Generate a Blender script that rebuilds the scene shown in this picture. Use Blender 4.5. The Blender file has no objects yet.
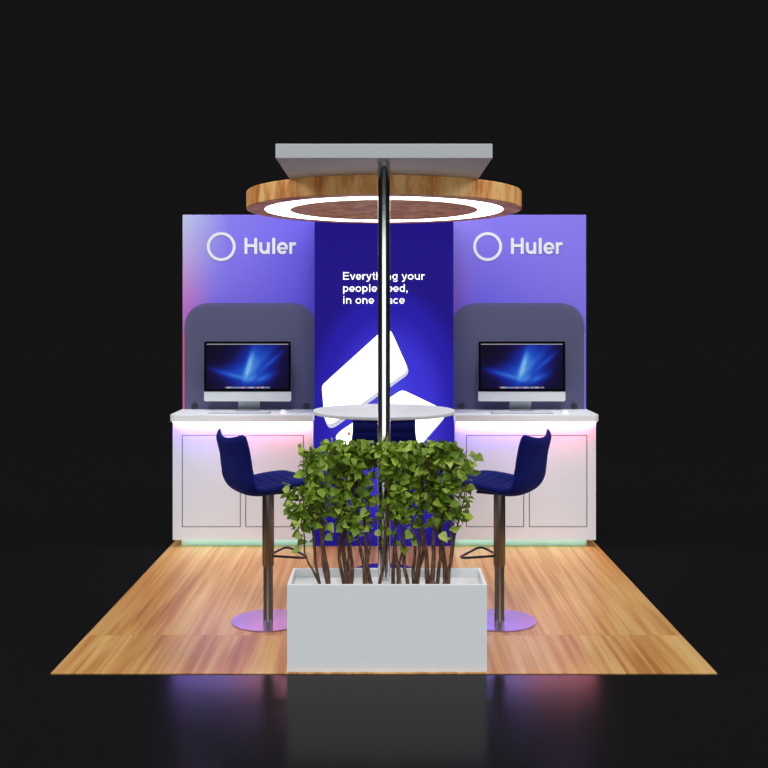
import bpy, bmesh, math, random
from mathutils import Vector, Matrix

# ------------------------------------------------------------------ camera, world, lights, exposure
scene = bpy.context.scene
F = 1000.0            # focal length in pixels of a 768 px frame
CAM_H = 1.599
CAM_Y = -4.5
HORIZON = 318.0
cam = bpy.data.cameras.new('camera')
cam.sensor_width = 36.0
cam.lens = F * 36.0 / 768.0
cam.shift_y = -(384.0 - HORIZON) / 768.0
cam.clip_end = 200
co = bpy.data.objects.new('camera', cam)
co.location = (0, CAM_Y, CAM_H)
co.rotation_euler = (math.radians(90), 0, 0)
scene.collection.objects.link(co)
scene.camera = co

world = bpy.data.worlds.new('world')
scene.world = world
world.use_nodes = True
world.node_tree.nodes['Background'].inputs[0].default_value = (0.0072, 0.0072, 0.0075, 1)
world.node_tree.nodes['Background'].inputs[1].default_value = 1.0


def area(name, loc, rot, sx, sy, power, color=(1, 1, 1), spread=180):
    l = bpy.data.lights.new(name, 'AREA')
    l.shape = 'RECTANGLE'
    l.size, l.size_y = sx, sy
    l.energy = power
    l.color = color
    l.spread = math.radians(spread)
    o = bpy.data.objects.new(name, l)
    o.location = loc
    o.rotation_euler = [math.radians(a) for a in rot]
    scene.collection.objects.link(o)
    return o


area('front_softbox', (0, -5.7, 1.30), (90, 0, 0), 8.0, 2.6, 116, (0.95, 0.98, 1.0))
area('added_panel_fill', (0, 1.15, 4.1), (34, 0, 0), 3.2, 0.4, 54, (0.97, 0.98, 1.0))  # unseen fill lamp, added to brighten the tall panels and worktops


def sun_light(name, elev, azim, strength, angle):
    """directional key: azimuth 0 shines from behind the camera, 90 from the right"""
    l = bpy.data.lights.new(name, 'SUN')
    l.energy = strength
    l.angle = math.radians(angle)
    o = bpy.data.objects.new(name, l)
    o.rotation_euler = (math.radians(90 - elev), 0, math.radians(azim))
    scene.collection.objects.link(o)


sun_light('overhead_key', 55, 0, 1.4, 22)
sun_light('side_key_right', 32, 82, 1.5, 30)
sun_light('side_key_left', 32, -82, 1.5, 30)

scene.view_settings.view_transform = 'Standard'
scene.view_settings.look = 'None'
scene.view_settings.exposure = 0.0
scene.view_settings.gamma = 1.0
scene.view_settings.use_curve_mapping = False

random.seed(7)
COL = scene.collection

# ------------------------------------------------------------------ helpers


def lin(r, g, b):
    f = lambda c: (c / 255 / 12.92) if c / 255 <= 0.04045 else ((c / 255 + 0.055) / 1.055) ** 2.4
    return (f(r), f(g), f(b), 1.0)


def mat(name, color=(0.8, 0.8, 0.8, 1), rough=0.5, metal=0.0, emis=None, estr=0.0, spec=0.5, coat=0.0):
    m = bpy.data.materials.new(name)
    m.use_nodes = True
    b = m.node_tree.nodes['Principled BSDF']
    b.inputs['Base Color'].default_value = color
    b.inputs['Roughness'].default_value = rough
    b.inputs['Metallic'].default_value = metal
    b.inputs['Specular IOR Level'].default_value = spec
    b.inputs['Coat Weight'].default_value = coat
    if emis:
        b.inputs['Emission Color'].default_value = emis
        b.inputs['Emission Strength'].default_value = estr
    return m


def N(m, typ, **kw):
    n = m.node_tree.nodes.new(typ)
    for k, v in kw.items():
        setattr(n, k, v)
    return n


def L(m, a, b):
    m.node_tree.links.new(a, b)


def math_node(m, op, a, b=None, c=None, clamp=False):
    n = N(m, 'ShaderNodeMath', operation=op)
    n.use_clamp = clamp
    for i, v in enumerate((a, b, c)):
        if v is None:
            continue
        if isinstance(v, (int, float)):
            n.inputs[i].default_value = v
        else:
            L(m, v, n.inputs[i])
    return n.outputs[0]


def ramp(m, fac, stops, interp='LINEAR'):
    n = N(m, 'ShaderNodeValToRGB')
    n.color_ramp.interpolation = interp
    e = n.color_ramp.elements
    while len(e) > 1:
        e.remove(e[-1])
    e[0].position, e[0].color = stops[0]
    for p, c in stops[1:]:
        x = e.new(p)
        x.color = c
    L(m, fac, n.inputs[0])
    return n.outputs[0]


def mix(m, fac, a, b, blend='MIX'):
    n = N(m, 'ShaderNodeMix', data_type='RGBA', blend_type=blend)
    for i, v in ((0, fac), (6, a), (7, b)):
        if isinstance(v, (int, float, tuple)):
            n.inputs[i].default_value = v
        else:
            L(m, v, n.inputs[i])
    return n.outputs[2]


def obj(name, bm, m, parent=None, smooth=False, loc=None):
    me = bpy.data.meshes.new(name)
    bm.normal_update()
    if smooth:
        for f in bm.faces:
            f.smooth = True
    bm.to_mesh(me)
    bm.free()
    ms = m if isinstance(m, (list, tuple)) else [m]
    for x in ms:
        me.materials.append(x)
    if smooth:
        try:
            me.set_sharp_from_angle(angle=math.radians(38))
        except Exception:
            pass
    o = bpy.data.objects.new(name, me)
    COL.objects.link(o)
    if parent:
        o.parent = parent
    if loc:
        o.location = loc
    return o


def tag(o, label, cat, group=None, kind=None):
    if label:
        o['label'] = label
    if cat:
        o['category'] = cat
    if group:
        o['group'] = group
    if kind:
        o['kind'] = kind
    return o


def thing(name, label, cat, loc=(0, 0, 0), rz=0.0, group=None):
    o = bpy.data.objects.new(name, None)
    o.empty_display_size = 0.1
    COL.objects.link(o)
    o.location = loc
    o.rotation_euler = (0, 0, rz)
    return tag(o, label, cat, group)


def copy_tree(o, parent=None):
    c = o.copy()
    COL.objects.link(c)
    c.parent = parent
    for ch in list(o.children):
        copy_tree(ch, c)
    return c


def add_box(bm, x0, x1, y0, y1, z0, z1, bev=0.0, seg=2, mi=0):
    r = bmesh.ops.create_cube(bm, size=1.0)
    vs = r['verts']
    for v in vs:
        v.co = Vector(((x0 + x1) / 2 + v.co.x * (x1 - x0), (y0 + y1) / 2 + v.co.y * (y1 - y0), (z0 + z1) / 2 + v.co.z * (z1 - z0)))
    es = list({e for v in vs for e in v.link_edges})
    fs = list({f for v in vs for f in v.link_faces})
    for f in fs:
        f.material_index = mi
    if bev > 0:
        bmesh.ops.bevel(bm, geom=es, offset=bev, segments=seg, affect='EDGES', profile=0.5)


def add_lathe(bm, prof, cx=0, cy=0, seg=64, mi=0, close=True):
    rings = []
    for r, z in prof:
        if r < 1e-6:
            rings.append([bm.verts.new((cx, cy, z))])
        else:
            rings.append([bm.verts.new((cx + r * math.cos(2 * math.pi * i / seg), cy + r * math.sin(2 * math.pi * i / seg), z)) for i in range(seg)])
    for a, b in zip(rings, rings[1:]):
        for i in range(seg):
            j = (i + 1) % seg
            if len(a) == 1 and len(b) == 1:
                continue
            if len(a) == 1:
                f = bm.faces.new((a[0], b[j], b[i]))
            elif len(b) == 1:
                f = bm.faces.new((a[i], a[j], b[0]))
            else:
                f = bm.faces.new((a[i], a[j], b[j], b[i]))
            f.material_index = mi


def add_tube(bm, pts, rad, seg=10, closed=False, mi=0):
    """tube along points; rad number or list"""
    pts = [Vector(p) for p in pts]
    n = len(pts)
    rings = []
    up = Vector((0, 0, 1))
    prev = None
    for i, p in enumerate(pts):
        if closed:
            t = pts[(i + 1) % n] - pts[(i - 1) % n]
        else:
            t = pts[min(i + 1, n - 1)] - pts[max(i - 1, 0)]
        t.normalize()
        if prev is None:
            ref = up if abs(t.z) < 0.9 else Vector((1, 0, 0))
            a = t.cross(ref).normalized()
        else:
            a = (prev - t * prev.dot(t)).normalized()
        prev = a
        b = t.cross(a)
        r = rad[i] if isinstance(rad, (list, tuple)) else rad
        rings.append([bm.verts.new(p + (a * math.cos(2 * math.pi * k / seg) + b * math.sin(2 * math.pi * k / seg)) * r) for k in range(seg)])
    m = n if closed else n - 1
    for i in range(m):
        A, B = rings[i], rings[(i + 1) % n]
        for k in range(seg):
            f = bm.faces.new((A[k], A[(k + 1) % seg], B[(k + 1) % seg], B[k]))
            f.material_index = mi
    if not closed:
        bm.faces.new(list(reversed(rings[0]))).material_index = mi
        bm.faces.new(rings[-1]).material_index = mi


def rounded_poly(pts, rad, seg=8):
    """round the corners of a 2D polygon"""
    out = []
    n = len(pts)
    for i in range(n):
        p0, p, p1 = Vector(pts[i - 1]), Vector(pts[i]), Vector(pts[(i + 1) % n])
        r = rad[i] if isinstance(rad, (list, tuple)) else rad
        if r <= 0:
            out.append(tuple(p))
            continue
        d0, d1 = (p0 - p).normalized(), (p1 - p).normalized()
        ang = d0.angle(d1)
        t = min(r / math.tan(ang / 2), (p0 - p).length * .49, (p1 - p).length * .49)
        a, b = p + d0 * t, p + d1 * t
        for k in range(seg + 1):
            u = k / seg
            q = a * (1 - u) ** 2 + p * 2 * u * (1 - u) + b * u * u
            # pull slightly to a true arc
            out.append((q.x, q.y))
    return out


def add_prism_xz(bm, poly, y0, y1, mi=0, side_mi=None):
    """polygon in x,z extruded from y0 (front) to y1"""
    a = [bm.verts.new((x, y0, z)) for x, z in poly]
    b = [bm.verts.new((x, y1, z)) for x, z in poly]
    fs = [bm.faces.new(a), bm.faces.new(list(reversed(b)))]
    for f in fs:
        f.material_index = mi
    n = len(poly)
    for i in range(n):
        f = bm.faces.new((a[i], b[i], b[(i + 1) % n], a[(i + 1) % n]))
        f.material_index = mi if side_mi is None else side_mi
    bmesh.ops.recalc_face_normals(bm, faces=bm.faces[:])


def px(x, y, depth_y):
    """photo pixel seen on the plane Y = depth_y -> (x, z)"""
    s = F / (depth_y - CAM_Y)
    return ((x - 384.0) / s, CAM_H - (y - HORIZON) / s)


# ------------------------------------------------------------------ materials
def wood_floor_mat():
    m = mat('oak laminate', rough=0.38, spec=0.35)
    b = m.node_tree.nodes['Principled BSDF']
    tc = N(m, 'ShaderNodeTexCoord')
    sep = N(m, 'ShaderNodeSeparateXYZ')
    L(m, tc.outputs['Object'], sep.inputs[0])
    x, y = sep.outputs[0], sep.outputs[1]
    # one run of boards ends at y = 0.54, the next follows
    run = math_node(m, 'FLOOR', math_node(m, 'DIVIDE', math_node(m, 'SUBTRACT', y, 0.54), 2.44))
    xs = math_node(m, 'ADD', x, math_node(m, 'MULTIPLY', run, 3.37))
    plank = math_node(m, 'FLOOR', math_node(m, 'DIVIDE', xs, 0.19))
    wn = N(m, 'ShaderNodeTexWhiteNoise', noise_dimensions='1D')
    L(m, math_node(m, 'ADD', plank, math_node(m, 'MULTIPLY', run, 17.0)), wn.inputs['W'])
    cmb = N(m, 'ShaderNodeCombineXYZ')
    L(m, xs, cmb.inputs[0])
    L(m, y, cmb.inputs[1])
    L(m, math_node(m, 'MULTIPLY', wn.outputs[0], 5.0), cmb.inputs[2])
    # slow warp so that the figure wanders
    def noise(vec, sx, sy, scale, detail=4, rough=0.6, dist=0.0):
        mp = N(m, 'ShaderNodeMapping')
        mp.inputs['Scale'].default_value = (sx, sy, 1)
        L(m, vec, mp.inputs[0])
        n = N(m, 'ShaderNodeTexNoise')
        n.inputs['Scale'].default_value = scale
        n.inputs['Detail'].default_value = detail
        n.inputs['Roughness'].default_value = rough
        n.inputs['Distortion'].default_value = dist
        L(m, mp.outputs[0], n.inputs[0])
        return n.outputs[0]
    big = noise(cmb.outputs[0], 6.5, 0.42, 1.0, 3, 0.5, 0.8)
    mid = noise(cmb.outputs[0], 30.0, 0.45, 1.0, 4, 0.55, 0.3)
    fine = noise(cmb.outputs[0], 150.0, 1.6, 1.0, 3, 0.6)
    v = math_node(m, 'ADD', math_node(m, 'MULTIPLY', big, 0.5), math_node(m, 'MULTIPLY', mid, 0.5))
    v = math_node(m, 'ADD', v, math_node(m, 'MULTIPLY', math_node(m, 'SUBTRACT', fine, 0.5), 0.16))
    v = math_node(m, 'ADD', v, math_node(m, 'MULTIPLY', math_node(m, 'SUBTRACT', wn.outputs[0], 0.5), 0.06))
    c = ramp(m, v, [(0.35, lin(152, 96, 48)), (0.45, lin(182, 126, 68)), (0.52, lin(196, 148, 86)), (0.63, lin(210, 172, 110))])
    dy = math_node(m, 'ABSOLUTE', math_node(m, 'SUBTRACT', y, 0.54))
    seam = math_node(m, 'LESS_THAN', dy, 0.004)
    c = mix(m, math_node(m, 'MULTIPLY', seam, 0.25), c, lin(150, 95, 55))
    L(m, c, b.inputs['Base Color'])
    return m


def ring_wood_mat():
    m = mat('oak veneer', rough=0.5, spec=0.3)
    b = m.node_tree.nodes['Principled BSDF']
    tc = N(m, 'ShaderNodeTexCoord')
    mp = N(m, 'ShaderNodeMapping')
    mp.inputs['Scale'].default_value = (9, 9, 2.0)
    L(m, tc.outputs['Object'], mp.inputs[0])
    n = N(m, 'ShaderNodeTexNoise')
    n.inputs['Scale'].default_value = 1.0
    n.inputs['Detail'].default_value = 5
    n.inputs['Distortion'].default_value = 0.7
    L(m, mp.outputs[0], n.inputs[0])
    mp2 = N(m, 'ShaderNodeMapping')
    mp2.inputs['Scale'].default_value = (60, 60, 14)
    L(m, tc.outputs['Object'], mp2.inputs[0])
    n2 = N(m, 'ShaderNodeTexNoise')
    n2.inputs['Scale'].default_value = 1.0
    n2.inputs['Detail'].default_value = 4
    L(m, mp2.outputs[0], n2.inputs[0])
    v = math_node(m, 'ADD', math_node(m, 'MULTIPLY', n.outputs[0], 0.75), math_node(m, 'MULTIPLY', n2.outputs[0], 0.25))
    c = ramp(m, v, [(0.30, lin(160, 92, 44)), (0.43, lin(216, 142, 74)), (0.52, lin(242, 180, 106)), (0.66, lin(250, 210, 142))])
    L(m, c, b.inputs['Base Color'])
    return m


M = {}
M['black_floor'] = mat('polished black floor', (0.0082, 0.0082, 0.0090, 1), rough=0.17, spec=0.05)
M['wood'] = wood_floor_mat()
M['ring_wood'] = ring_wood_mat()
M['white'] = mat('white laminate', (0.84, 0.85, 0.86, 1), rough=0.45)
M['worktop'] = mat('bright white worktop', (0.90, 0.93, 0.98, 1), rough=0.4)
M['cabinet'] = mat('cool white cabinet laminate', (0.79, 0.85, 0.93, 1), rough=0.45)
M['planter'] = mat('white painted board', (0.80, 0.83, 0.85, 1), rough=0.5)
M['canopy'] = mat('pale grey canopy paint', (0.60, 0.63, 0.65, 1), rough=0.55)
M['tabletop'] = mat('white tabletop', (0.66, 0.69, 0.72, 1), rough=0.6, spec=0.25)
M['gap'] = mat('painted gap shade', (0.02, 0.02, 0.022, 1), rough=0.8)  # near-black colour painting the shade inside the door gaps
M['print_white'] = mat('white vinyl', (0.86, 0.88, 0.89, 1), rough=0.5)
M['chrome'] = mat('polished steel', (0.62, 0.63, 0.65, 1), rough=0.13, metal=1.0)
M['bronze'] = mat('brushed dark steel', (0.20, 0.175, 0.155, 1), rough=0.33, metal=1.0)
M['disc'] = mat('satin steel disc', (0.42, 0.30, 0.64, 1), rough=0.25, metal=1.0)
M['blackmetal'] = mat('black metal rod', (0.03, 0.03, 0.035, 1), rough=0.25, metal=0.6)
M['alu'] = mat('aluminium', (0.66, 0.69, 0.73, 1), rough=0.4, metal=0.15)
M['alu_stand'] = mat('aluminium stand', (0.42, 0.45, 0.50, 1), rough=0.35, metal=0.4)
M['bezel'] = mat('black glass bezel', (0.004, 0.004, 0.005, 1), rough=0.3, spec=0.0)
M['keys'] = mat('white keycaps', (0.62, 0.64, 0.70, 1), rough=0.4)
M['mouse'] = mat('white mouse shell', (0.9, 0.9, 0.93, 1), rough=0.3)
M['keybase'] = mat('grey keyboard tray', (0.40, 0.42, 0.48, 1), rough=0.35, metal=0.3)
M['rubber'] = mat('black grommet', (0.012, 0.011, 0.014, 1), rough=0.4)
M['lamp'] = mat('ring diffuser', (0.9, 0.9, 0.9, 1), emis=(1, 0.98, 0.96, 1), estr=5.0)
M['toe'] = mat('lit toe kick', (0.75, 0.85, 0.82, 1), rough=0.4)
M['toe_led'] = mat('cyan led', (0.1, 0.3, 0.25, 1), emis=(0.42, 1.0, 0.88, 1), estr=4.0)


def blue_fabric():
    m = mat('navy velvet', lin(9, 17, 88), rough=0.85, spec=0.1)
    b = m.node_tree.nodes['Principled BSDF']
    b.inputs['Sheen Weight'].default_value = 0.12
    b.inputs['Sheen Tint'].default_value = (0.15, 0.2, 0.9, 1)
    tc = N(m, 'ShaderNodeTexCoord')
    n = N(m, 'ShaderNodeTexNoise')
    n.inputs['Scale'].default_value = 260
    L(m, tc.outputs['Object'], n.inputs[0])
    bp = N(m, 'ShaderNodeBump')
    bp.inputs['Strength'].default_value = 0.15
    bp.inputs['Distance'].default_value = 0.002
    L(m, n.outputs[0], bp.inputs['Height'])
    L(m, bp.outputs[0], b.inputs['Normal'])
    return m


M['fabric'] = blue_fabric()


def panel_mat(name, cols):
    """colour gradient: corner colours (tl, tc, tr, bl, bc, br) over the panel"""
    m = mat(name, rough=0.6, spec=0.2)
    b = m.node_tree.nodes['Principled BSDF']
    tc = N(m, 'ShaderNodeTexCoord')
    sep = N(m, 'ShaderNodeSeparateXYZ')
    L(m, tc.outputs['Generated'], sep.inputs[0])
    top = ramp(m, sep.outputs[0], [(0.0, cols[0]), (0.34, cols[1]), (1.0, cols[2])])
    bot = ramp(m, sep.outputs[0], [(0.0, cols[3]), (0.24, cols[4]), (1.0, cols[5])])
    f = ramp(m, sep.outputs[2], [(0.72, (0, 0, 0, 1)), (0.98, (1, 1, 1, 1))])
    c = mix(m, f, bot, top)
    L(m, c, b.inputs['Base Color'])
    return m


# ------------------------------------------------------------------ the setting
bm = bmesh.new()
add_box(bm, -60, 60, -30, 200, -0.054, -0.004)
o = obj('floor', bm, M['black_floor'])
tag(o, 'glossy black floor around the stand', None, kind='structure')
o['kind'] = 'structure'

bm = bmesh.new()
add_box(bm, -1.5, 1.5, 0.0, 3.0, -0.004, 0.0)
o = obj('wooden_floor_platform', bm, M['wood'])
tag(o, 'thin oak laminate floor platform under the whole stand', 'floor platform')

# ------------------------------------------------------------------ lettering: strokes of a bold sans serif (cap height = 1)


def arc(cx, cy, rx, ry, a0, a1, n=14):
    return [(cx + rx * math.cos(math.radians(a0 + (a1 - a0) * i / n)), cy + ry * math.sin(math.radians(a0 + (a1 - a0) * i / n))) for i in range(n + 1)]


ARCH = [(.17, .38)] + arc(.43, .40, .25, .24, 175, 0, 12) + [(.68, 0)]
CUP = [(.68, .35)] + arc(.42, .33, .25, .24, 355, 180, 12) + [(.17, .73)]
GL = {
    'E': (.93, [([(.17, 0), (.17, 1)], .2), ([(.17, .085), (.86, .085)], .17), ([(.17, .52), (.80, .52)], .17), ([(.17, .915), (.85, .915)], .17)]),
    'H': (1.0, [([(.17, 0), (.17, 1)], .2), ([(.83, 0), (.83, 1)], .2), ([(.17, .52), (.83, .52)], .18)]),
    'v': (.776, [([(.11, .73), (.39, .03)], .19), ([(.67, .73), (.39, .03)], .19), ([(.39, 0), (.39, .12)], .18)]),
    'e': (.776, [(arc(.39, .365, .28, .29, 0, 322, 24), .18), ([(.12, .345), (.755, .345)], .13)]),
    'r': (.543, [([(.17, 0), (.17, .73)], .19), ([(.17, .36)] + arc(.42, .40, .25, .24, 170, 85, 8) + [(.53, .63)], .18)]),
    'y': (.776, [([(.11, .73), (.40, .05)], .19), ([(.67, .73), (.42, .03), (.34, -.12), (.22, -.19), (.08, -.185)], .18)]),
    't': (.465, [([(.24, .95), (.24, .2), (.28, .11), (.36, .08), (.45, .09)], .19), ([(.02, .66), (.44, .66)], .14)]),
    'h': (.853, [([(.17, 0), (.17, 1)], .19), (ARCH, .19)]),
    'i': (.388, [([(.19, 0), (.19, .73)], .19), ([(.19, .83), (.19, 1)], .19)]),
    'l': (.388, [([(.19, 0), (.19, 1)], .2)]),
    'n': (.853, [([(.17, 0), (.17, .73)], .19), (ARCH, .19)]),
    'u': (.853, [([(.68, 0), (.68, .73)], .19), (CUP, .19)]),
    'g': (.853, [([(.68, .73), (.68, -.06)] + arc(.43, -.04, .25, .16, 0, -150, 10), .18), (arc(.41, .365, .26, .29, 0, 360, 26), .18)]),
    'o': (.853, [(arc(.425, .365, .30, .29, 0, 360, 28), .18)]),
    'p': (.853, [([(.17, -.27), (.17, .73)], .19), (arc(.44, .365, .26, .29, 0, 360, 26), .18)]),
    'd': (.853, [([(.68, 0), (.68, 1)], .19), (arc(.41, .365, .26, .29, 0, 360, 26), .18)]),
    'c': (.776, [(arc(.39, .365, .28, .29, 42, 318, 22), .18)]),
    'a': (.776, [([(.62, 0), (.62, .48)], .18), ([(.62, .46)] + arc(.40, .46, .22, .185, 10, 165, 10), .17), (arc(.37, .21, .23, .135, 0, 360, 22), .15)]),
    ',': (.388, [([(.19, 0), (.19, .19)], .19), ([(.23, .02), (.15, -.17)], .10)]),
    ' ': (.388, []),
}


def add_ribbon(bm, pts, w, T, mi=0):
    P = [Vector(p) for p in pts]
    n = len(P)
    closed = (P[0] - P[-1]).length < 1e-5
    if closed:
        P = P[:-1]
        n -= 1
    Lv, Rv = [], []
    for i in range(n):
        if closed:
            a, b = P[i] - P[i - 1], P[(i + 1) % n] - P[i]
        else:
            a = P[i] - P[i - 1] if i > 0 else P[1] - P[0]
            b = P[i + 1] - P[i] if i < n - 1 else P[-1] - P[-2]
        a.normalize()
        b.normalize()
        na, nb = Vector((-a.y, a.x)), Vector((-b.y, b.x))
        nn = (na + nb)
        nn.normalize()
        k = 1 / max(nn.dot(na), 0.5)
        Lv.append(bm.verts.new(T(P[i] + nn * w / 2 * k)))
        Rv.append(bm.verts.new(T(P[i] - nn * w / 2 * k)))
    for i in range(n if closed else n - 1):
        j = (i + 1) % n
        f = bm.faces.new((Lv[i], Rv[i], Rv[j], Lv[j]))
        f.material_index = mi


def text_bm(bm, s, x, z, y, cap, fit=None, weight=1.0):
    """writes s with its baseline starting at (x, z) on the plane y; fit = total width in metres"""
    tot = sum(GL[c][0] for c in s)
    kx = cap if fit is None else fit / tot
    pen = 0.0
    lay = 0
    for c in s:
        adv, strokes = GL[c]
        for pts, w in strokes:
            lay += 1
            yy = y - 0.0004 * (lay % 4)
            add_ribbon(bm, pts, w * weight, lambda p, pen=pen, yy=yy: (x + (pen + p.x) * kx, yy, z + p.y * cap))
        pen += adv


def solidify_front(bm, depth):
    """turn the cut vinyl towards the viewer and lift it off the panel by its thickness"""
    fs = bm.faces[:]
    for f in fs:
        if f.normal.y > 0:
            f.normal_flip()
    bmesh.ops.translate(bm, verts=bm.verts[:], vec=(0, -depth, 0))


# ------------------------------------------------------------------ back panels with logos
PY = 2.846            # front of the tall purple panels
PTOP = 2.357
CPY = 2.512           # front of the backlit centre panel
CW = 0.487


def tall_panel(side, m, label, logo_px):
    x0, x1 = (-1.48, -CW) if side < 0 else (CW, 1.485)
    t = thing('display_panel', label, 'panel', ((x0 + x1) / 2, PY + 0.05, 0), group='tall purple display panels')
    cx = (x0 + x1) / 2
    yy = PY + 0.05
    bm = bmesh.new()
    add_box(bm, x0 - cx, x1 - cx, -0.05, 0.05, 0, PTOP, 0.002, 1)
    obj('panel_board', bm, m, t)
    rx, ry = px(logo_px[0], 246.6, PY)
    bm = bmesh.new()
    add_ribbon(bm, [(rx - cx + 0.0955 * math.cos(2 * math.pi * i / 64), ry + 0.0955 * math.sin(2 * math.pi * i / 64)) for i in range(65)], 0.0215, lambda p: (p.x, -0.0505, p.y))
    bm.normal_update()
    solidify_front(bm, 0.003)
    obj('logo_ring', bm, M['print_white'], t)
    tx, tz = px(logo_px[1], 254.0, PY)
    bm = bmesh.new()
    text_bm(bm, 'Huler', tx - cx - 0.004, tz, -0.0505, 0.118, fit=0.388)
    bm.normal_update()
    solidify_front(bm, 0.003)
    obj('lettering', bm, M['print_white'], t)
    return t


m_left = panel_mat('purple fading to white and pink', (lin(196, 204, 242), lin(140, 128, 244), lin(112, 100, 236), lin(200, 120, 205), lin(128, 112, 236), lin(96, 84, 226)))  # paler towards the top left, pinker towards the bottom left
m_right = panel_mat('periwinkle print with painted spill', (lin(150, 138, 240), lin(138, 124, 240), lin(142, 128, 244), lin(136, 96, 205), lin(112, 100, 232), lin(134, 120, 240)))  # lavender at the left paints the ring light's spill into the print
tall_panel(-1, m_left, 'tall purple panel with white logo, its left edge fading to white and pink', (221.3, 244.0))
tall_panel(1, m_right, 'tall purple panel with white logo, an even periwinkle print', (487.6, 510.4))

# ------------------------------------------------------------------ backlit centre panel


def glow_mat():
    m = mat('backlit blue print', lin(30, 22, 120), rough=0.6, spec=0.03)
    b = m.node_tree.nodes['Principled BSDF']
    tc = N(m, 'ShaderNodeTexCoord')
    mp = N(m, 'ShaderNodeMapping')
    # glow centre of the print (x, z) in metres
    gx, gz = px(388, 418, CPY)
    mp.inputs['Location'].default_value = (-gx / 0.60, 0, -gz / 0.98)
    mp.inputs['Scale'].default_value = (1 / 0.60, 0.0, 1 / 0.98)
    L(m, tc.outputs['Object'], mp.inputs[0])
    ln = N(m, 'ShaderNodeVectorMath', operation='LENGTH')
    L(m, mp.outputs[0], ln.inputs[0])
    c = ramp(m, ln.outputs['Value'], [(0.0, lin(84, 84, 240)), (0.45, lin(62, 54, 216)), (0.8, lin(40, 30, 170)), (1.0, lin(32, 20, 132))], 'EASE')
    L(m, c, b.inputs['Emission Color'])
    b.inputs['Emission Strength'].default_value = 0.93
    b.inputs['Base Color'].default_value = (0.004, 0.003, 0.02, 1)
    return m


t = thing('backlit_panel', 'deep blue backlit panel with slogan and floating white cards between the purple panels', 'panel', (0, CPY, 0))
bm = bmesh.new()
add_box(bm, -CW, CW, 0, 0.30, 0, 2.339, 0.0015, 1)
obj('light_box', bm, glow_mat(), t)
M['glow_white'] = mat('backlit white print', (0.8, 0.8, 0.8, 1), emis=(0.95, 0.96, 1, 1), estr=0.9)
M['glow_card'] = mat('backlit white card print', (0.8, 0.8, 0.8, 1), emis=(1, 1, 1, 1), estr=1.6)
M['glow_edge'] = mat('backlit pale grey card edge print', (0.4, 0.4, 0.45, 1), emis=lin(196, 202, 222), estr=0.75)
M['glow_ring'] = mat('backlit faint grey ring print', (0.1, 0.1, 0.12, 1), emis=lin(205, 210, 222), estr=0.85)
M['glow_pink'] = mat('backlit pink print', (0.4, 0.3, 0.3, 1), emis=lin(252, 222, 226), estr=0.85)
M['glow_orange'] = mat('backlit orange print', (0.4, 0.3, 0.2, 1), emis=lin(196, 110, 50), estr=0.8)
for s, y, w in (('Everything your', 279.8, 0.578), ('people need,', 291.9, None), ('in one place', 303.8, None)):
    x0, z0 = px(342.4, y, CPY)
    k = 0.578 / sum(GL[c][0] for c in 'Everything your')
    for word in s.split(' '):
        bm = bmesh.new()
        ww = k * sum(GL[c][0] for c in word)
        text_bm(bm, word, x0, z0, -0.0008, 0.0545, fit=ww, weight=0.74)
        bm.normal_update()
        solidify_front(bm, 0.001)
        obj('slogan_word', bm, M['glow_white'], t)
        x0 += ww + k * GL[' '][0]


def card(name, corners, rad, off, y, m, mi_edge=None, parent=t):
    pts = [px(a, b, CPY) for a, b in corners]
    poly = rounded_poly(pts, rad, 10)
    bm = bmesh.new()
    add_prism_xz(bm, poly, y - 0.0015, y, 0)
    return obj(name, bm, m, parent)


# far card, partly behind the near one and the table
card('card_edge', [(402, 391), (449, 413), (407, 462), (328, 444)], 0.06, 0, -0.0005, M['glow_edge'])
c2 = card('card_graphic', [(402, 389.5), (449, 412), (408, 458), (327, 440)], 0.06, 0, -0.002, M['glow_card'])
for pts, mm in (([(405, 392.6), (409, 394.3), (408.6, 395.2), (404.6, 393.5)], 'glow_pink'), ([(413, 396), (425, 401.8), (424.5, 403), (412.5, 397.4)], 'glow_pink'), ([(347.5, 432), (350.5, 432), (350.5, 435.5), (347.5, 435.5)], 'glow_orange')):
    card('card_mark', pts, 0.002, 0, -0.0035, M[mm], parent=c2)
# near card
card('card_edge', [(389, 326), (410, 373), (327, 433), (323, 388.5)], 0.055, 0, -0.0055, M['glow_edge'])
c1 = card('card_graphic', [(388.5, 325), (408.5, 370), (325.5, 428.5), (321.8, 385.5)], 0.055, 0, -0.0075, M['glow_card'])
bm = bmesh.new()
gx, gz = px(371.5, 367, CPY)
add_ribbon(bm, [(gx + 0.026 * math.cos(2 * math.pi * i / 40) + 0.006 * math.sin(2 * math.pi * i / 40), gz + 0.040 * math.sin(2 * math.pi * i / 40)) for i in range(41)], 0.007, lambda p: (p.x, -0.0092, p.y))
bm.normal_update()
solidify_front(bm, 0.0005)
obj('card_ring', bm, M['glow_ring'], c1)

# ------------------------------------------------------------------ canopy, ring light, pole
bm = bmesh.new()
add_box(bm, -0.5025, 0.5025, 0.131, 2.60, 2.339, 2.406, 0.002, 1)
o = obj('canopy_board', bm, M['canopy'])
tag(o, 'pale grey rectangular canopy slab carried by the pole above the ring light', 'canopy')

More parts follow.
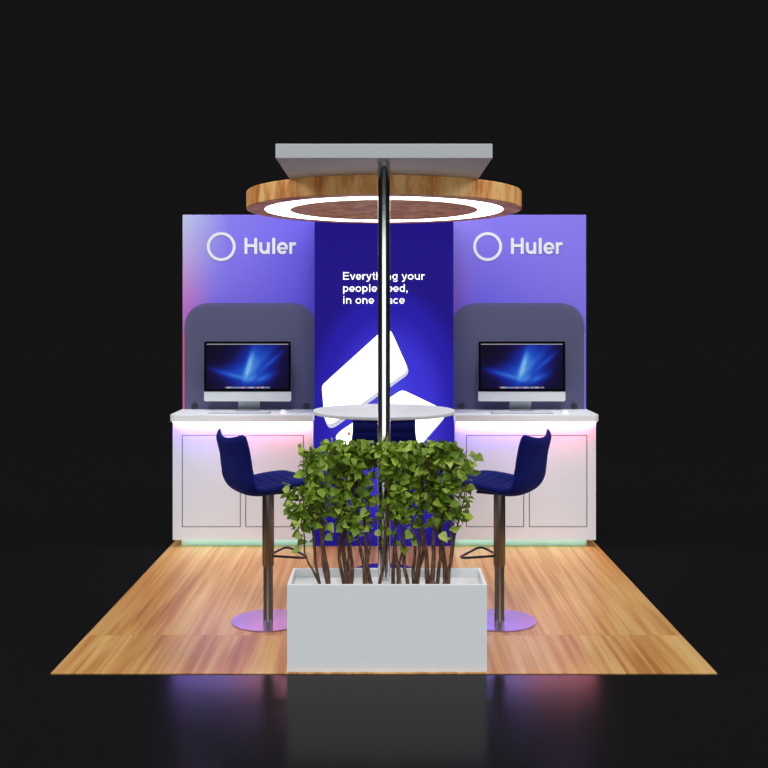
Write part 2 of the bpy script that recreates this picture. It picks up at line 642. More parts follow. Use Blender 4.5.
RC = (0.0, 1.47)
t = thing('ring_light', 'round oak ceiling light with a white glowing ring under the canopy', 'ceiling light', (RC[0], RC[1], 2.239))
bm = bmesh.new()
R = 0.815
add_lathe(bm, [(0, 0.0), (0.5585, 0.0), (0.5585, 0.012), (0.7075, 0.012), (0.7075, 0.0), (R - 0.003, 0.0), (R, 0.003), (R, 0.097), (R - 0.003, 0.100), (0, 0.100)], seg=128)
bmesh.ops.recalc_face_normals(bm, faces=bm.faces[:])
obj('wooden_disc', bm, M['ring_wood'], t, smooth=True)
bm = bmesh.new()
add_lathe(bm, [(0.559, 0.011), (0.559, 0.001), (0.707, 0.001), (0.707, 0.011)], seg=128)
bmesh.ops.recalc_face_normals(bm, faces=bm.faces[:])
obj('light_band', bm, M['lamp'], t)

bm = bmesh.new()
add_lathe(bm, [(0, 0), (0.0292, 0), (0.0292, 1.987), (0, 1.987)], seg=96)
bmesh.ops.recalc_face_normals(bm, faces=bm.faces[:])
o = obj('support_pole', bm, M['chrome'], smooth=True, loc=(0.0, 0.262, 0.352))
tag(o, 'tall polished steel pole rising from the planter to the canopy', 'pole')

# ------------------------------------------------------------------ counters
TOPZ = 0.931


def led_strip_mat(name, stops, strength):
    m = mat(name, (0.8, 0.8, 0.8, 1))
    b = m.node_tree.nodes['Principled BSDF']
    tc = N(m, 'ShaderNodeTexCoord')
    sep = N(m, 'ShaderNodeSeparateXYZ')
    L(m, tc.outputs['Generated'], sep.inputs[0])
    c = ramp(m, sep.outputs[0], stops)
    L(m, c, b.inputs['Emission Color'])
    b.inputs['Emission Strength'].default_value = strength
    return m


LED_L = led_strip_mat('violet to red led strip', [(0, (0.34, 0.20, 1, 1)), (0.4, (0.50, 0.30, 1, 1)), (0.62, (1, 0.32, 0.50, 1)), (1, (1, 0.30, 0.40, 1))], 48)
LED_R = led_strip_mat('blue violet to red led strip', [(0, (0.34, 0.20, 1, 1)), (0.4, (0.50, 0.30, 1, 1)), (0.62, (1, 0.30, 0.48, 1)), (1, (1, 0.20, 0.27, 1))], 48)


def counter(side, label):
    x0, x1 = (-1.471, -0.494) if side < 0 else (0.494, 1.475)
    cx = (x0 + x1) / 2
    t = thing('counter_cabinet', label, 'counter', (cx, 2.62, 0), group='white counters with two doors')
    fy = 2.462 - 2.62
    bk = 2.842 - 2.62
    bm = bmesh.new()
    # carcass and face frame round two door openings
    doors = [(-1.402, -1.004), (-0.960, -0.564)] if side < 0 else [(0.577, 0.970), (1.015, 1.410)]
    doors = [(a - cx, b - cx) for a, b in doors]
    dz0, dz1 = 0.148, 0.778
    g = 0.006
    add_box(bm, x0 - cx, x1 - cx, fy + 0.02, bk, 0.0535, 0.882)
    xs = [x0 - cx, doors[0][0] - g, doors[0][1] + g, doors[1][0] - g, doors[1][1] + g, x1 - cx]
    add_box(bm, xs[0], xs[5], fy, fy + 0.02, dz1 + g, 0.882)
    add_box(bm, xs[0], xs[5], fy, fy + 0.02, 0.0535, dz0 - g)
    for a, b in ((0, 1), (2, 3), (4, 5)):
        add_box(bm, xs[a], xs[b], fy, fy + 0.02, dz0 - g, dz1 + g)
    obj('cabinet_body', bm, M['cabinet'], t)
    for a, b in doors:
        bm = bmesh.new()
        add_box(bm, a - g, b + g, fy + 0.0185, fy + 0.0198, dz0 - g, dz1 + g)
        rv = obj('gap_shade_sheet', bm, M['gap'], t)  # dark sheet behind the door, stands in for gap shade
        bm = bmesh.new()
        add_box(bm, a, b, fy + 0.0005, fy + 0.018, dz0, dz1, 0.001, 1)
        obj('door', bm, M['cabinet'], t)
    bm = bmesh.new()
    # plan of the top: the outer front corner is cut off
    wx0, wx1 = (-1.481, -0.488) if side < 0 else (0.488, 1.486)
    wf, wb = 2.385, 2.844
    if side < 0:
        plan = [(wx0, 2.43), (wx0 + 0.028, wf), (wx1, wf), (wx1, wb), (wx0, wb)]
    else:
        plan = [(wx0, wf), (wx1 - 0.028, wf), (wx1, 2.43), (wx1, wb), (wx0, wb)]
    lo = [bm.verts.new((x - cx, y - 2.62, 0.882)) for x, y in plan]
    hi = [bm.verts.new((x - cx, y - 2.62, TOPZ)) for x, y in plan]
    bm.faces.new(list(reversed(lo)))
    bm.faces.new(hi)
    for a in range(5):
        bm.faces.new((lo[a], lo[(a + 1) % 5], hi[(a + 1) % 5], hi[a]))
    bmesh.ops.bevel(bm, geom=bm.edges[:], offset=0.002, segments=2, affect='EDGES')
    obj('worktop', bm, M['worktop'], t)
    # toe kick set back, lit by a strip hidden under the body
    tx0, tx1 = (-1.424, -0.494) if side < 0 else (0.494, 1.424)
    bm = bmesh.new()
    add_box(bm, tx0 - cx, tx1 - cx, 2.535 - 2.62, 2.80 - 2.62, 0, 0.0535)
    obj('toe_kick', bm, M['toe'], t)
    bm = bmesh.new()
    add_box(bm, tx0 - cx, tx1 - cx, 2.500 - 2.62, 2.512 - 2.62, 0.0475, 0.0533)
    o = obj('toe_light', bm, M['toe_led'], t)
    bm = bmesh.new()
    add_box(bm, x0 - cx + 0.01, x1 - cx - 0.01, 2.412 - 2.62, 2.430 - 2.62, 0.876, 0.8818)
    obj('light_strip', bm, LED_L if side < 0 else LED_R, t)
    return t


counter(-1, 'white two-door counter under the panel fading to white and pink')
counter(1, 'white two-door counter under the evenly periwinkle panel')

# ------------------------------------------------------------------ grey back boards on the counters


def board_mat():
    m = mat('smoked translucent acrylic', lin(110, 111, 144), rough=0.5, spec=0.15)
    nt = m.node_tree
    b = nt.nodes['Principled BSDF']
    out = nt.nodes['Material Output']
    tr = N(m, 'ShaderNodeBsdfTransparent')
    tr.inputs[0].default_value = (0.8, 0.8, 0.85, 1)
    mx = N(m, 'ShaderNodeMixShader')
    mx.inputs[0].default_value = 0.60
    L(m, tr.outputs[0], mx.inputs[1])
    L(m, b.outputs[0], mx.inputs[2])
    L(m, mx.outputs[0], out.inputs[0])
    return m


M['board'] = board_mat()
M['led_red'] = mat('red led edge', (0.3, 0.05, 0.1, 1), emis=(1.0, 0.04, 0.10, 1), estr=0.6)
M['led_blue'] = mat('violet led edge', (0.1, 0.1, 0.3, 1), emis=(0.25, 0.18, 1.0, 1), estr=0.6)


def back_board(side, label):
    x0, x1 = (-1.461, -0.495) if side < 0 else (0.495, 1.467)
    cx = (x0 + x1) / 2
    t = thing('acrylic_backboard', label, 'backboard', (cx, 2.83, TOPZ), group='smoked boards behind the computers')
    top = px(0, 303, 2.82)[1] - TOPZ
    w = (x1 - x0) / 2
    poly = rounded_poly([(-w, 0), (w, 0), (w, top), (-w, top)], [0, 0, 0.20, 0.20], 14)
    bm = bmesh.new()
    add_prism_xz(bm, poly, -0.008, 0.0)
    obj('board', bm, M['board'], t)
    for sx, mm in ((-1, 'led_red'), (1, 'led_blue')):
        bm = bmesh.new()
        add_box(bm, sx * (w + 0.0035) - 0.0025, sx * (w + 0.0035) + 0.0025, -0.008, 0.0, 0.0, top - 0.22)
        obj('light_edge', bm, M[mm], t)
    for sx in (-1, 1):
        bm = bmesh.new()
        add_lathe(bm, [(0, 0), (0.019, 0), (0.022, 0.004), (0.022, 0.012), (0.019, 0.016), (0, 0.016)], seg=32)
        bmesh.ops.recalc_face_normals(bm, faces=bm.faces[:])
        bmesh.ops.rotate(bm, verts=bm.verts[:], cent=(0, 0, 0), matrix=Matrix.Rotation(math.radians(90), 3, 'X'))
        o = obj('round_fixing', bm, M['rubber'], t, smooth=True, loc=(sx * (w - 0.075), -0.0085, 0.012 + 0.011))
    return t


back_board(-1, 'smoked grey round-cornered board standing on the counter beside pink panel edge')
back_board(1, 'smoked grey round-cornered board standing on the counter under the periwinkle panel')

# ------------------------------------------------------------------ computers


def screen_mat():
    m = mat('lit aurora screen', (0.004, 0.004, 0.006, 1), rough=0.4, spec=0.0)
    b = m.node_tree.nodes['Principled BSDF']
    tc = N(m, 'ShaderNodeTexCoord')
    sep = N(m, 'ShaderNodeSeparateXYZ')
    L(m, tc.outputs['Generated'], sep.inputs[0])
    u, v = sep.outputs[0], sep.outputs[2]

    def blob(cx, cy, ang, la, lb, k):
        """soft elongated streak: centre, direction in degrees, half length, half width (screen widths)"""
        a = math.radians(ang)
        dx = math_node(m, 'SUBTRACT', u, cx)
        dy = math_node(m, 'MULTIPLY', math_node(m, 'SUBTRACT', v, cy), 0.57)
        p = math_node(m, 'DIVIDE', math_node(m, 'ADD', math_node(m, 'MULTIPLY', dx, math.cos(a)), math_node(m, 'MULTIPLY', dy, math.sin(a))), la)
        q = math_node(m, 'DIVIDE', math_node(m, 'SUBTRACT', math_node(m, 'MULTIPLY', dy, math.cos(a)), math_node(m, 'MULTIPLY', dx, math.sin(a))), lb)
        d = math_node(m, 'ADD', math_node(m, 'MULTIPLY', p, p), math_node(m, 'MULTIPLY', q, q))
        return math_node(m, 'MULTIPLY', math_node(m, 'EXPONENT', math_node(m, 'MULTIPLY', d, -1.0)), k)

    streaks = [blob(.52, .56, 76, .20, .035, .42), blob(.58, .68, 68, .20, .06, .20), blob(.66, .62, 50, .26, .05, .16), blob(.80, .62, 42, .16, .022, .28),
               blob(.28, .32, -17, .20, .03, .30), blob(.70, .24, 25, .13, .04, .32), blob(.55, .22, 35, .07, .03, .2)]
    s = streaks[0]
    for k in streaks[1:]:
        s = math_node(m, 'ADD', s, k)
    halo = math_node(m, 'ADD', blob(.58, .52, 55, .36, .23, .48), blob(.38, .34, -8, .34, .10, .22))
    tot = math_node(m, 'ADD', s, halo)
    c = ramp(m, tot, [(0.0, lin(14, 9, 34)), (0.10, lin(22, 15, 70)), (0.32, lin(24, 44, 160)), (0.58, lin(32, 84, 205)), (0.85, lin(80, 150, 235)), (1.0, lin(130, 190, 240))])
    L(m, c, b.inputs['Emission Color'])
    b.inputs['Emission Strength'].default_value = 0.85
    return m


M['screen'] = screen_mat()
M['menu'] = mat('lit menu bar', (0.1, 0.1, 0.1, 1), emis=lin(150, 152, 165), estr=0.8)
ICONS = [mat('lit icon ' + n, (0.1, 0.1, 0.1, 1), emis=lin(*c), estr=0.55) for n, c in (('grey', (150, 160, 185)), ('blue', (90, 150, 220)), ('white', (215, 220, 230)), ('red', (205, 90, 90)), ('orange', (215, 150, 90)), ('teal', (100, 180, 190)), ('dark', (90, 90, 120)))]


def make_computer():
    t = thing('desktop_computer', '', 'computer', (0, 0, 0))
    W, H0, H1 = 0.314, 0.068, 0.502
    chin = 0.070
    # housing with a bulged back
    bm = bmesh.new()
    poly = rounded_poly([(-W, H0), (W, H0), (W, H1), (-W, H1)], 0.014, 6)
    add_prism_xz(bm, poly, -0.004, 0.004)
    bp = [(x * 0.93, (z - 0.28) * 0.9 + 0.28) for x, z in poly]
    bp2 = [(x * 0.55, (z - 0.28) * 0.5 + 0.28) for x, z in poly]
    rings = [[bm.verts.new((x, 0.004, z)) for x, z in poly], [bm.verts.new((x, 0.014, z)) for x, z in bp], [bm.verts.new((x, 0.030, z)) for x, z in bp2]]
    for A, B in zip(rings, rings[1:]):
        for i in range(len(A)):
            bm.faces.new((A[i], B[i], B[(i + 1) % len(A)], A[(i + 1) % len(A)]))
    bm.faces.new(list(reversed(rings[-1])))
    bmesh.ops.recalc_face_normals(bm, faces=bm.faces[:])
    obj('housing', bm, M['alu'], t)
    # glass
    bm = bmesh.new()
    add_prism_xz(bm, rounded_poly([(-W + .0005, H0 + chin), (W - .0005, H0 + chin), (W - .0005, H1 - .0005), (-W + .0005, H1 - .0005)], [0, 0, .014, .014], 6), -0.0065, -0.0042)
    g = obj('bezel', bm, M['bezel'], t)
    sx, s0, s1 = W - 0.020, H0 + chin + 0.019, H1 - 0.020
    bm = bmesh.new()
    add_box(bm, -sx, sx, -0.0072, -0.0066, s0, s1)
    s = obj('screen', bm, M['screen'], t)
    bm = bmesh.new()
    add_box(bm, -sx, sx, -0.0080, -0.0073, s1 - 0.0055, s1)
    obj('menu_bar', bm, M['menu'], s)
    bm = bmesh.new()
    rnd = random.Random(3)
    n = 24
    for i in range(n):
        x = -0.155 + 0.31 * i / (n - 1)
        add_box(bm, x - 0.0052, x + 0.0052, -0.0080, -0.0073, s0 + 0.005, s0 + 0.016, mi=rnd.choice([0, 1, 2, 3, 4, 5, 6, 0, 2]))
    obj('dock_icons', bm, ICONS, s)
    # stand: bent plate
    bm = bmesh.new()
    prof = [(-0.085, 0.0), (0.085, 0.0), (0.095, 0.006), (0.050, 0.12), (0.035, 0.26), (0.028, 0.26), (0.040, 0.12), (0.078, 0.007), (-0.085, 0.007)]
    a = [bm.verts.new((-0.078, y, z)) for y, z in prof]
    b = [bm.verts.new((0.078, y, z)) for y, z in prof]
    bm.faces.new(a)
    bm.faces.new(list(reversed(b)))
    for i in range(len(prof)):
        j = (i + 1) % len(prof)
        bm.faces.new((a[i], b[i], b[j], a[j]))
    bmesh.ops.recalc_face_normals(bm, faces=bm.faces[:])
    obj('stand', bm, M['alu_stand'], t)
    return t


def make_keyboard():
    t = thing('keyboard', '', 'keyboard')
    bm = bmesh.new()
    add_box(bm, -0.215, 0.215, -0.056, 0.056, 0.0, 0.006, 0.002, 2)
    obj('keyboard_tray', bm, M['keybase'], t)
    bm = bmesh.new()
    for r in range(6):
        y = -0.045 + r * 0.018
        if r == 0:
            spans = [(-.21, -.15), (-.148, -.1), (-.098, .05), (.052, .1), (.102, .13)] + [(.134 + .026 * k, .158 + .026 * k) for k in range(3)]
        else:
            n = 22
            spans = [(-.21 + .42 / n * k, -.21 + .42 / n * (k + 1) - .002) for k in range(n)]
        for a, b in spans:
            add_box(bm, a, b, y - 0.0078, y + 0.0078, 0.006, 0.0095, 0.001, 1)
    obj('keys', bm, M['keys'], t)
    return t


def make_mouse():
    t = thing('computer_mouse', '', 'mouse')
    bm = bmesh.new()
    bmesh.ops.create_uvsphere(bm, u_segments=24, v_segments=14, radius=1)
    for v in bm.verts:
        v.co = Vector((v.co.x * 0.029, v.co.y * 0.055, max(0, v.co.z) * 0.026 + (0.0 if v.co.z > 0 else 0)))
    obj('mouse_body', bm, M['mouse'], t, smooth=True)
    bm = bmesh.new()
    add_box(bm, -0.0035, 0.0035, 0.022, 0.034, 0.0200, 0.0252, 0.0015, 2)
    obj('scroll_ball', bm, M['alu_stand'], t)
    return t


comp = make_computer()
comp.location = (px(247.6, 0, 2.70)[0], 2.705, TOPZ)
tag(comp, 'all-in-one desktop computer on the counter beside the pink panel edge', 'computer', 'all-in-one computers on the counters')
c = copy_tree(comp)
c.location = (px(521.8, 0, 2.70)[0], 2.705, TOPZ)
tag(c, 'all-in-one desktop computer on the counter under the periwinkle panel', 'computer', 'all-in-one computers on the counters')
kb = make_keyboard()
kb.location = (px(240.5, 0, 2.54)[0], 2.515, TOPZ)
tag(kb, 'slim silver keyboard before the computer beside the pink panel edge', 'keyboard', 'keyboards on the counters')
c = copy_tree(kb)
c.location = (px(521.5, 0, 2.54)[0], 2.515, TOPZ)
tag(c, 'slim silver keyboard before the computer under the periwinkle panel', 'keyboard', 'keyboards on the counters')
ms = make_mouse()
ms.location = (px(283.5, 0, 2.54)[0], 2.52, TOPZ)
tag(ms, 'small white mouse beside the keyboard nearer the pink panel edge', 'mouse', 'computer mice on the counters')
c = copy_tree(ms)
c.location = (px(564.5, 0, 2.54)[0], 2.52, TOPZ)
tag(c, 'small white mouse beside the keyboard under the periwinkle panel', 'mouse', 'computer mice on the counters')

# ------------------------------------------------------------------ bar table
t = thing('bar_table', 'high round bar table with white top behind the pole', 'table', (0, 1.43, 0))
bm = bmesh.new()
add_lathe(bm, [(0, 1.034), (0.418, 1.034), (0.422, 1.038), (0.422, 1.050), (0.418, 1.054), (0, 1.054)], seg=96)
bmesh.ops.recalc_face_normals(bm, faces=bm.faces[:])
obj('tabletop', bm, M['tabletop'], t, smooth=True)
bm = bmesh.new()
add_lathe(bm, [(0, 0.008), (0.025, 0.008), (0.025, 1.022), (0.09, 1.026), (0.09, 1.034), (0, 1.034)], seg=32)
bmesh.ops.recalc_face_normals(bm, faces=bm.faces[:])
obj('column', bm, M['bronze'], t, smooth=True)
bm = bmesh.new()
add_lathe(bm, [(0, 0), (0.172, 0), (0.172, 0.008), (0.0, 0.008)], seg=64)
bmesh.ops.recalc_face_normals(bm, faces=bm.faces[:])
obj('base', bm, M['disc'], t)

# ------------------------------------------------------------------ bar stools (facing local +X)


def shell_surface():
    """centre line profile of the padded shell: list of (x, z, half width), from seat front to back top"""
    return [(0.222, 0.690, 0.140), (0.213, 0.712, 0.172), (0.170, 0.727, 0.196), (0.10, 0.726, 0.208), (0.03, 0.718, 0.212), (-0.04, 0.709, 0.212),
            (-0.105, 0.706, 0.214), (-0.160, 0.722, 0.216), (-0.194, 0.768, 0.215), (-0.209, 0.825, 0.207), (-0.216, 0.880, 0.203), (-0.226, 0.922, 0.203),
            (-0.236, 0.955, 0.198), (-0.242, 0.973, 0.186), (-0.245, 0.983, 0.165)]


def make_stool():
    t = thing('bar_stool', '', 'bar stool')
    prof = shell_surface()
    # resample the profile finely
    fine = []
    for i in range(len(prof) - 1):
        p0 = prof[max(i - 1, 0)]
        p1, p2 = prof[i], prof[i + 1]
        p3 = prof[min(i + 2, len(prof) - 1)]
        for k in range(8):
            u = k / 8
            q = []
            for a, b, c, d in zip(p0, p1, p2, p3):
                q.append(0.5 * ((2 * b) + (-a + c) * u + (2 * a - 5 * b + 4 * c - d) * u * u + (-a + 3 * b - 3 * c + d) * u ** 3))
            fine.append(tuple(q))
    fine.append(prof[-1])
    n = len(fine)
    NW = 24
    dist = [0.0]
    for i in range(1, n):
        dist.append(dist[-1] + math.hypot(fine[i][0] - fine[i - 1][0], fine[i][1] - fine[i - 1][1]))

    def pt(i, w, side):
        x, z, hw = fine[i]
        a = fine[max(i - 1, 0)]
        b = fine[min(i + 1, n - 1)]
        tx, tz = b[0] - a[0], b[1] - a[1]
        l = math.hypot(tx, tz)
        tx, tz = tx / l, tz / l
        nx, nz = tz, -tx          # points up from the seat / forward from the back
        backness = min(1, max(0, (z - 0.715) / 0.09)) if x < -0.1 else 0.0
        # curl of the sides: seat sides lift a little, back sides wrap forward
        lift = (abs(w) ** 2.4) * (0.022 * (1 - backness) + 0.040 * backness)
        # corners of the back rise above the middle of its top edge
        rise = (abs(w * hw / 0.2) ** 2.2) * 0.026 * min(1.0, max(0, (z - 0.88) / 0.1)) if x < -0.1 else 0.0
        th = (0.026 + 0.012 * (1 - backness)) * (1 - abs(w) ** 5) + 0.016
        edge = min(dist[i], dist[-1] - dist[i])
        th *= min(1, (edge / 0.03) ** 0.5 + 0.15)
        quilt = 0.0
        if side > 0:
            quilt = -0.006 * (abs(math.cos(dist[i] / 0.055 * math.pi)) ** 6) * (1 - abs(w) ** 6)
        off = (th / 2) * side + lift + quilt
        return Vector((x + nx * off, w * hw, z + nz * off + rise))

    bm = bmesh.new()
    rows = []
    for i in range(n):
        row = []
        for k in range(NW + 1):
            w = -1 + 2 * k / NW
            row.append(bm.verts.new(pt(i, w, 1)))
        for k in range(NW, -1, -1):
            w = -1 + 2 * k / NW
            row.append(bm.verts.new(pt(i, w, -1)))
        rows.append(row)
    m = len(rows[0])
    for A, B in zip(rows, rows[1:]):
        for k in range(m):
            bm.faces.new((A[k], A[(k + 1) % m], B[(k + 1) % m], B[k]))
    for row in (rows[0], rows[-1]):
        for k in range(NW):
            bm.faces.new((row[k], row[k + 1], row[m - 2 - k], row[m - 1 - k]))
    bmesh.ops.remove_doubles(bm, verts=bm.verts[:], dist=0.0003)
    bmesh.ops.recalc_face_normals(bm, faces=bm.faces[:])
    o = obj('upholstered_shell', bm, M['fabric'], t)
    for p in o.data.polygons:
        p.use_smooth = True
    bm = bmesh.new()
    add_box(bm, -0.09, 0.10, -0.08, 0.08, 0.678, 0.692, 0.004, 2)
    obj('seat_plate', bm, M['blackmetal'], t)
    bm = bmesh.new()
    add_lathe(bm, [(0, 0.290), (0.0265, 0.290), (0.031, 0.296), (0.031, 0.680), (0, 0.680)], seg=40)
    bmesh.ops.recalc_face_normals(bm, faces=bm.faces[:])
    obj('outer_column', bm, M['bronze'], t, smooth=True)
    bm = bmesh.new()
    add_lathe(bm, [(0, 0.008), (0.027, 0.008), (0.0255, 0.012), (0.0255, 0.290), (0, 0.290)], seg=40)
    bmesh.ops.recalc_face_normals(bm, faces=bm.faces[:])
    obj('inner_column', bm, M['bronze'], t, smooth=True)
    bm = bmesh.new()
    base = rounded_poly([(0.022, -0.020), (0.172, -0.158), (0.172, 0.158), (0.022, 0.020)], [0, 0.03, 0.03, 0], 5)
    add_tube(bm, [(x, y, 0.345) for x, y in base], 0.0065, 10)
    obj('footrest', bm, M['blackmetal'], t, smooth=True)
    bm = bmesh.new()
    add_tube(bm, [(0.02, -0.02, 0.690), (0.05, -0.06, 0.684), (0.075, -0.085, 0.664), (0.095, -0.10, 0.648)], [0.004, 0.004, 0.0045, 0.0055], 8)
    obj('lever', bm, M['blackmetal'], t, smooth=True)
    bm = bmesh.new()
    add_lathe(bm, [(0, 0), (0.192, 0), (0.192, 0.008), (0, 0.008)], seg=96)
    bmesh.ops.recalc_face_normals(bm, faces=bm.faces[:])
    obj('base_disc', bm, M['disc'], t)
    return t


st = make_stool()
st.location = (-0.611, 0.775, 0)
st.rotation_euler = (0, 0, math.radians(28))
tag(st, 'navy upholstered bar stool seen from behind before the counter with the pink panel edge', 'bar stool', 'navy bar stools round the high table')
c = copy_tree(st)
c.location = (0.609, 0.775, 0)
c.rotation_euler = (0, 0, math.radians(152))
tag(c, 'navy upholstered bar stool seen from behind before the counter under the periwinkle panel', 'bar stool', 'navy bar stools round the high table')
c = copy_tree(st)
c.location = (0.0, 1.802, 0)
c.rotation_euler = (0, 0, math.radians(-90))
tag(c, 'navy upholstered bar stool facing us from behind the high table', 'bar stool', 'navy bar stools round the high table')

# ------------------------------------------------------------------ planter
t = thing('planter_box', 'long white rectangular planter box at the front of the wooden floor', 'planter', (0.0135, 0.169, 0))
bm = bmesh.new()
hw, hd, h, th = 0.4515, 0.152, 0.394, 0.014
add_box(bm, -hw, hw, -hd, -hd + th, 0, h, 0.001, 1)
add_box(bm, -hw, hw, hd - th, hd, 0, h, 0.001, 1)
add_box(bm, -hw, -hw + th, -hd + th, hd - th, 0, h)
add_box(bm, hw - th, hw, -hd + th, hd - th, 0, h)
obj('box', bm, M['planter'], t)
bm = bmesh.new()
add_box(bm, -hw + th, hw - th, -hd + th, hd - th, 0.10, 0.352)
obj('insert', bm, M['white'], t)

# ------------------------------------------------------------------ shrubs in the planter


def leaf_mat():
    m = mat('green leaf', lin(110, 150, 40), rough=0.45, spec=0.35)
    b = m.node_tree.nodes['Principled BSDF']
    geo = N(m, 'ShaderNodeNewGeometry')
    c = ramp(m, geo.outputs['Random Per Island'], [(0.0, lin(88, 114, 30)), (0.5, lin(124, 158, 44)), (0.85, lin(160, 188, 64)), (1.0, lin(192, 212, 104))])
    L(m, c, b.inputs['Base Color'])
    out = m.node_tree.nodes['Material Output']
    tl = N(m, 'ShaderNodeBsdfTranslucent')
    L(m, c, tl.inputs[0])
    mx = N(m, 'ShaderNodeMixShader')
    mx.inputs[0].default_value = 0.22
    L(m, b.outputs[0], mx.inputs[1])
    L(m, tl.outputs[0], mx.inputs[2])
    L(m, mx.outputs[0], out.inputs[0])
    return m


def bark_mat():
    m = mat('brown bark', lin(84, 62, 50), rough=0.9, spec=0.2)
    b = m.node_tree.nodes['Principled BSDF']
    tc = N(m, 'ShaderNodeTexCoord')
    mp = N(m, 'ShaderNodeMapping')
    mp.inputs['Scale'].default_value = (120, 120, 30)
    L(m, tc.outputs['Object'], mp.inputs[0])
    n = N(m, 'ShaderNodeTexNoise')
    n.inputs['Scale'].default_value = 1
    n.inputs['Detail'].default_value = 3
    L(m, mp.outputs[0], n.inputs[0])
    c = ramp(m, n.outputs[0], [(0.3, lin(48, 36, 30)), (0.55, lin(98, 74, 58)), (0.75, lin(138, 110, 90))])
    L(m, c, b.inputs['Base Color'])
    return m


M['leaf'] = leaf_mat()
M['bark'] = bark_mat()


def add_leaf(bm, p, direction, normal, size, rnd):
    """heart-shaped, folded and curved leaf; p is where it joins its stalk"""
    d = direction.normalized()
    nrm = (normal - d * normal.dot(d)).normalized()
    sd = d.cross(nrm)
    rows = [(0.0, 0.05), (0.10, 0.34), (0.30, 0.50), (0.52, 0.46), (0.74, 0.28), (0.90, 0.10), (1.0, 0.0)]
    curl = rnd.uniform(0.05, 0.60)
    fold = rnd.uniform(0.05, 0.60)
    prev = None
    for u, w in rows:
        base = p + d * (u * size) - nrm * (curl * u * u * size)
        wv = 0.02 * math.sin(u * 9 + size * 400) * size * 3
        mid = bm.verts.new(base)
        if w > 0:
            l = bm.verts.new(base + sd * (w * size) + nrm * (fold * w * size + wv))
            r = bm.verts.new(base - sd * (w * size) + nrm * (fold * w * size - wv))
        else:
            l = r = None
        if prev:
            pm, pl, pr = prev
            if l:
                bm.faces.new((pm, mid, l, pl)).smooth = True
                bm.faces.new((pm, pr, r, mid)).smooth = True
            else:
                bm.faces.new((pm, mid, pl)).smooth = True
                bm.faces.new((pm, pr, mid)).smooth = True
        prev = (mid, l, r)


def bez(a, b, c, d, u):
    return a * (1 - u) ** 3 + b * 3 * u * (1 - u) ** 2 + c * 3 * u * u * (1 - u) + d * u ** 3


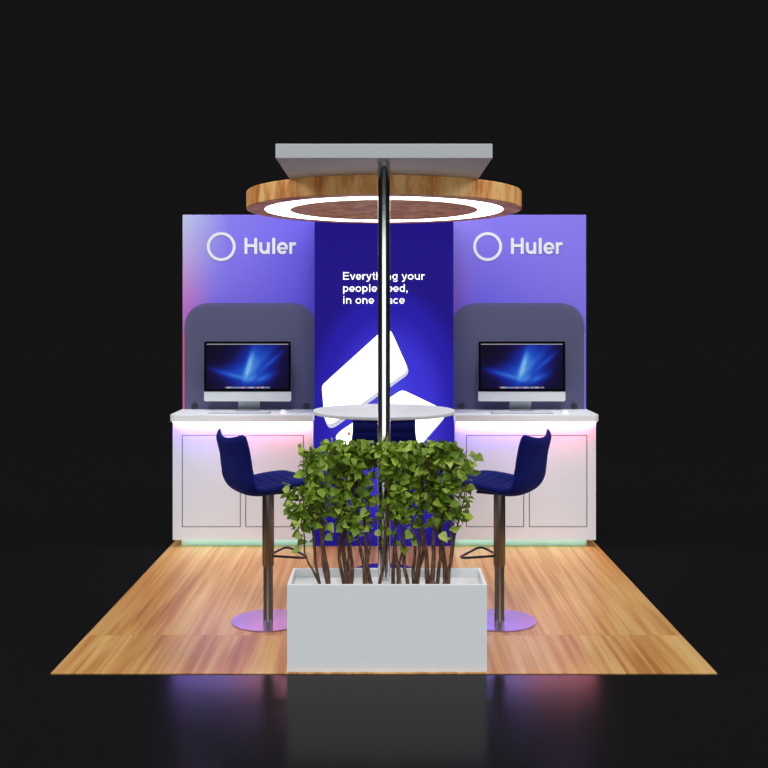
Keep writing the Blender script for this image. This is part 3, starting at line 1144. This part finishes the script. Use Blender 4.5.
def shrub(label, y, stems, seed, leaves):
    """stems: (base px, top px, top z, radius); all around plane y"""
    rnd = random.Random(seed)
    bx = sum(s[0] for s in stems) / len(stems)
    X0 = px(bx, 0, y)[0]
    t = thing('potted_shrub', label, 'shrub', (X0, y, 0.352), group='leafy shrubs in the planter')
    fol = bmesh.new()
    for (b0, t0, tz, rad) in stems:
        yo = rnd.uniform(-0.035, 0.035)
        a = Vector((px(b0, 0, y)[0] - X0, yo * 0.5, 0.0))
        e = Vector((px(t0, 0, y)[0] - X0, yo + rnd.uniform(-0.07, 0.07), tz - 0.352))
        hgt = e.z
        c1 = a + Vector(((e.x - a.x) * .65 + rnd.uniform(-.012, .012), rnd.uniform(-.02, .02), hgt * .30))
        c2 = Vector((e.x * .7 + a.x * .3 + rnd.uniform(-.03, .03), e.y * .7, hgt * .68))
        pts, rr = [], []
        n = 16
        ph, am = rnd.uniform(0, 6.3), rnd.uniform(.003, .011)
        wob = [Vector((am * math.sin(ph + _ * .75) * min(1, _ / 3) + rnd.uniform(-.002, .002), am * math.cos(ph + _ * .75) * min(1, _ / 3), 0)) for _ in range(n + 1)]
        for i in range(n + 1):
            u = i / n
            pts.append(bez(a, c1, c2, e, u) + (wob[i] if i else Vector((0, 0, 0))))
            rr.append(rad * (1 - 0.72 * u) * rnd.uniform(0.9, 1.12))
        bm = bmesh.new()
        add_tube(bm, pts, rr, 8)
        # side twigs
        tw = []
        for k in range(rnd.randint(4, 6)):
            u = 0.30 + 0.66 * rnd.random() ** 0.75
            p = bez(a, c1, c2, e, u)
            ang = rnd.uniform(0, 2 * math.pi)
            ln = rnd.uniform(0.06, 0.14)
            q = p + Vector((math.cos(ang) * ln * .42, math.sin(ang) * ln * .5, ln * rnd.uniform(.55, 1.0)))
            if q.z > 0.672:
                q.z = 0.672 - rnd.uniform(0, .03)
            mid = (p + q) / 2 + Vector((math.cos(ang), math.sin(ang), 0)) * 0.012
            add_tube(bm, [p, mid, q], [rad * .34, rad * .26, rad * .15], 6)
            tw.append((p, mid, q))
        obj('stem', bm, M['bark'], t, smooth=True)
        # leaves along the upper stem and the twigs
        nl = int(leaves * 1.6)
        for k in range(nl):
            if rnd.random() < 0.55:
                p0, m0, q0 = rnd.choice(tw)
                u = rnd.uniform(0.25, 1.0)
                p = p0 * (1 - u) ** 2 + m0 * 2 * u * (1 - u) + q0 * u * u
            else:
                u = 0.22 + 0.78 * rnd.random() ** 0.50
                p = bez(a, c1, c2, e, u)
            ang = rnd.uniform(0, 2 * math.pi)
            el = rnd.uniform(-0.45, 0.75)
            dirv = Vector((math.cos(ang) * math.cos(el), math.sin(ang) * math.cos(el), math.sin(el)))
            off = rnd.uniform(0.008, 0.03)
            lp = p + dirv * off
            if lp.z > 0.655:
                lp.z = 0.655 - rnd.uniform(0, .03)
            if lp.z < 0.30 and rnd.random() > (lp.z - 0.12) / 0.24:
                continue
            nrm = Vector((rnd.uniform(-1, 1), rnd.uniform(-1.0, .7), rnd.uniform(.15, 1.1)))
            add_leaf(fol, lp, (dirv + Vector((0, 0, rnd.uniform(-.7, .2)))), nrm, rnd.uniform(0.030, 0.050), rnd)
    obj('foliage', fol, M['leaf'], t)
    return t


shrub('leafy shrub at the outer planter end nearer the pink panel edge, leaning outwards', 0.15, [(320, 304, 0.99, .0085), (329, 311, 1.01, .0115), (320, 294, 0.78, .0055), (329, 320, 1.00, .008)], 11, 62)
shrub('second leafy shrub from the planter end nearer the pink panel edge', 0.17, [(344, 331, 1.00, .009), (347, 344, 1.02, .0115), (351, 352, 1.00, .010), (352, 338, 0.97, .006)], 23, 50)
shrub('leafy shrub with crossing stems just beside the pole, on the pink panel side', 0.14, [(365, 354, 1.00, .010), (371, 362, 1.01, .0105), (379, 391, 1.00, .0085), (366, 374, 0.99, .0065)], 35, 50)
shrub('leafy shrub just beside the pole, on the periwinkle panel side', 0.16, [(393, 397, 1.01, .009), (399, 394, 1.02, .0105), (408, 396, 1.00, .010), (398, 406, 0.98, .0065)], 47, 52)
shrub('second leafy shrub from the planter end nearer the periwinkle panel', 0.17, [(414, 408, 1.00, .009), (417, 430, 1.02, .010), (428, 422, 1.01, .0115), (416, 418, 1.00, .008)], 59, 52)
shrub('leafy shrub at the outer planter end nearer the periwinkle panel', 0.14, [(432, 437, 1.00, .012), (437, 446, 1.03, .010), (446, 438, 1.04, .0115), (443, 466, 0.98, .006), (448, 455, 1.0, .009)], 71, 60)
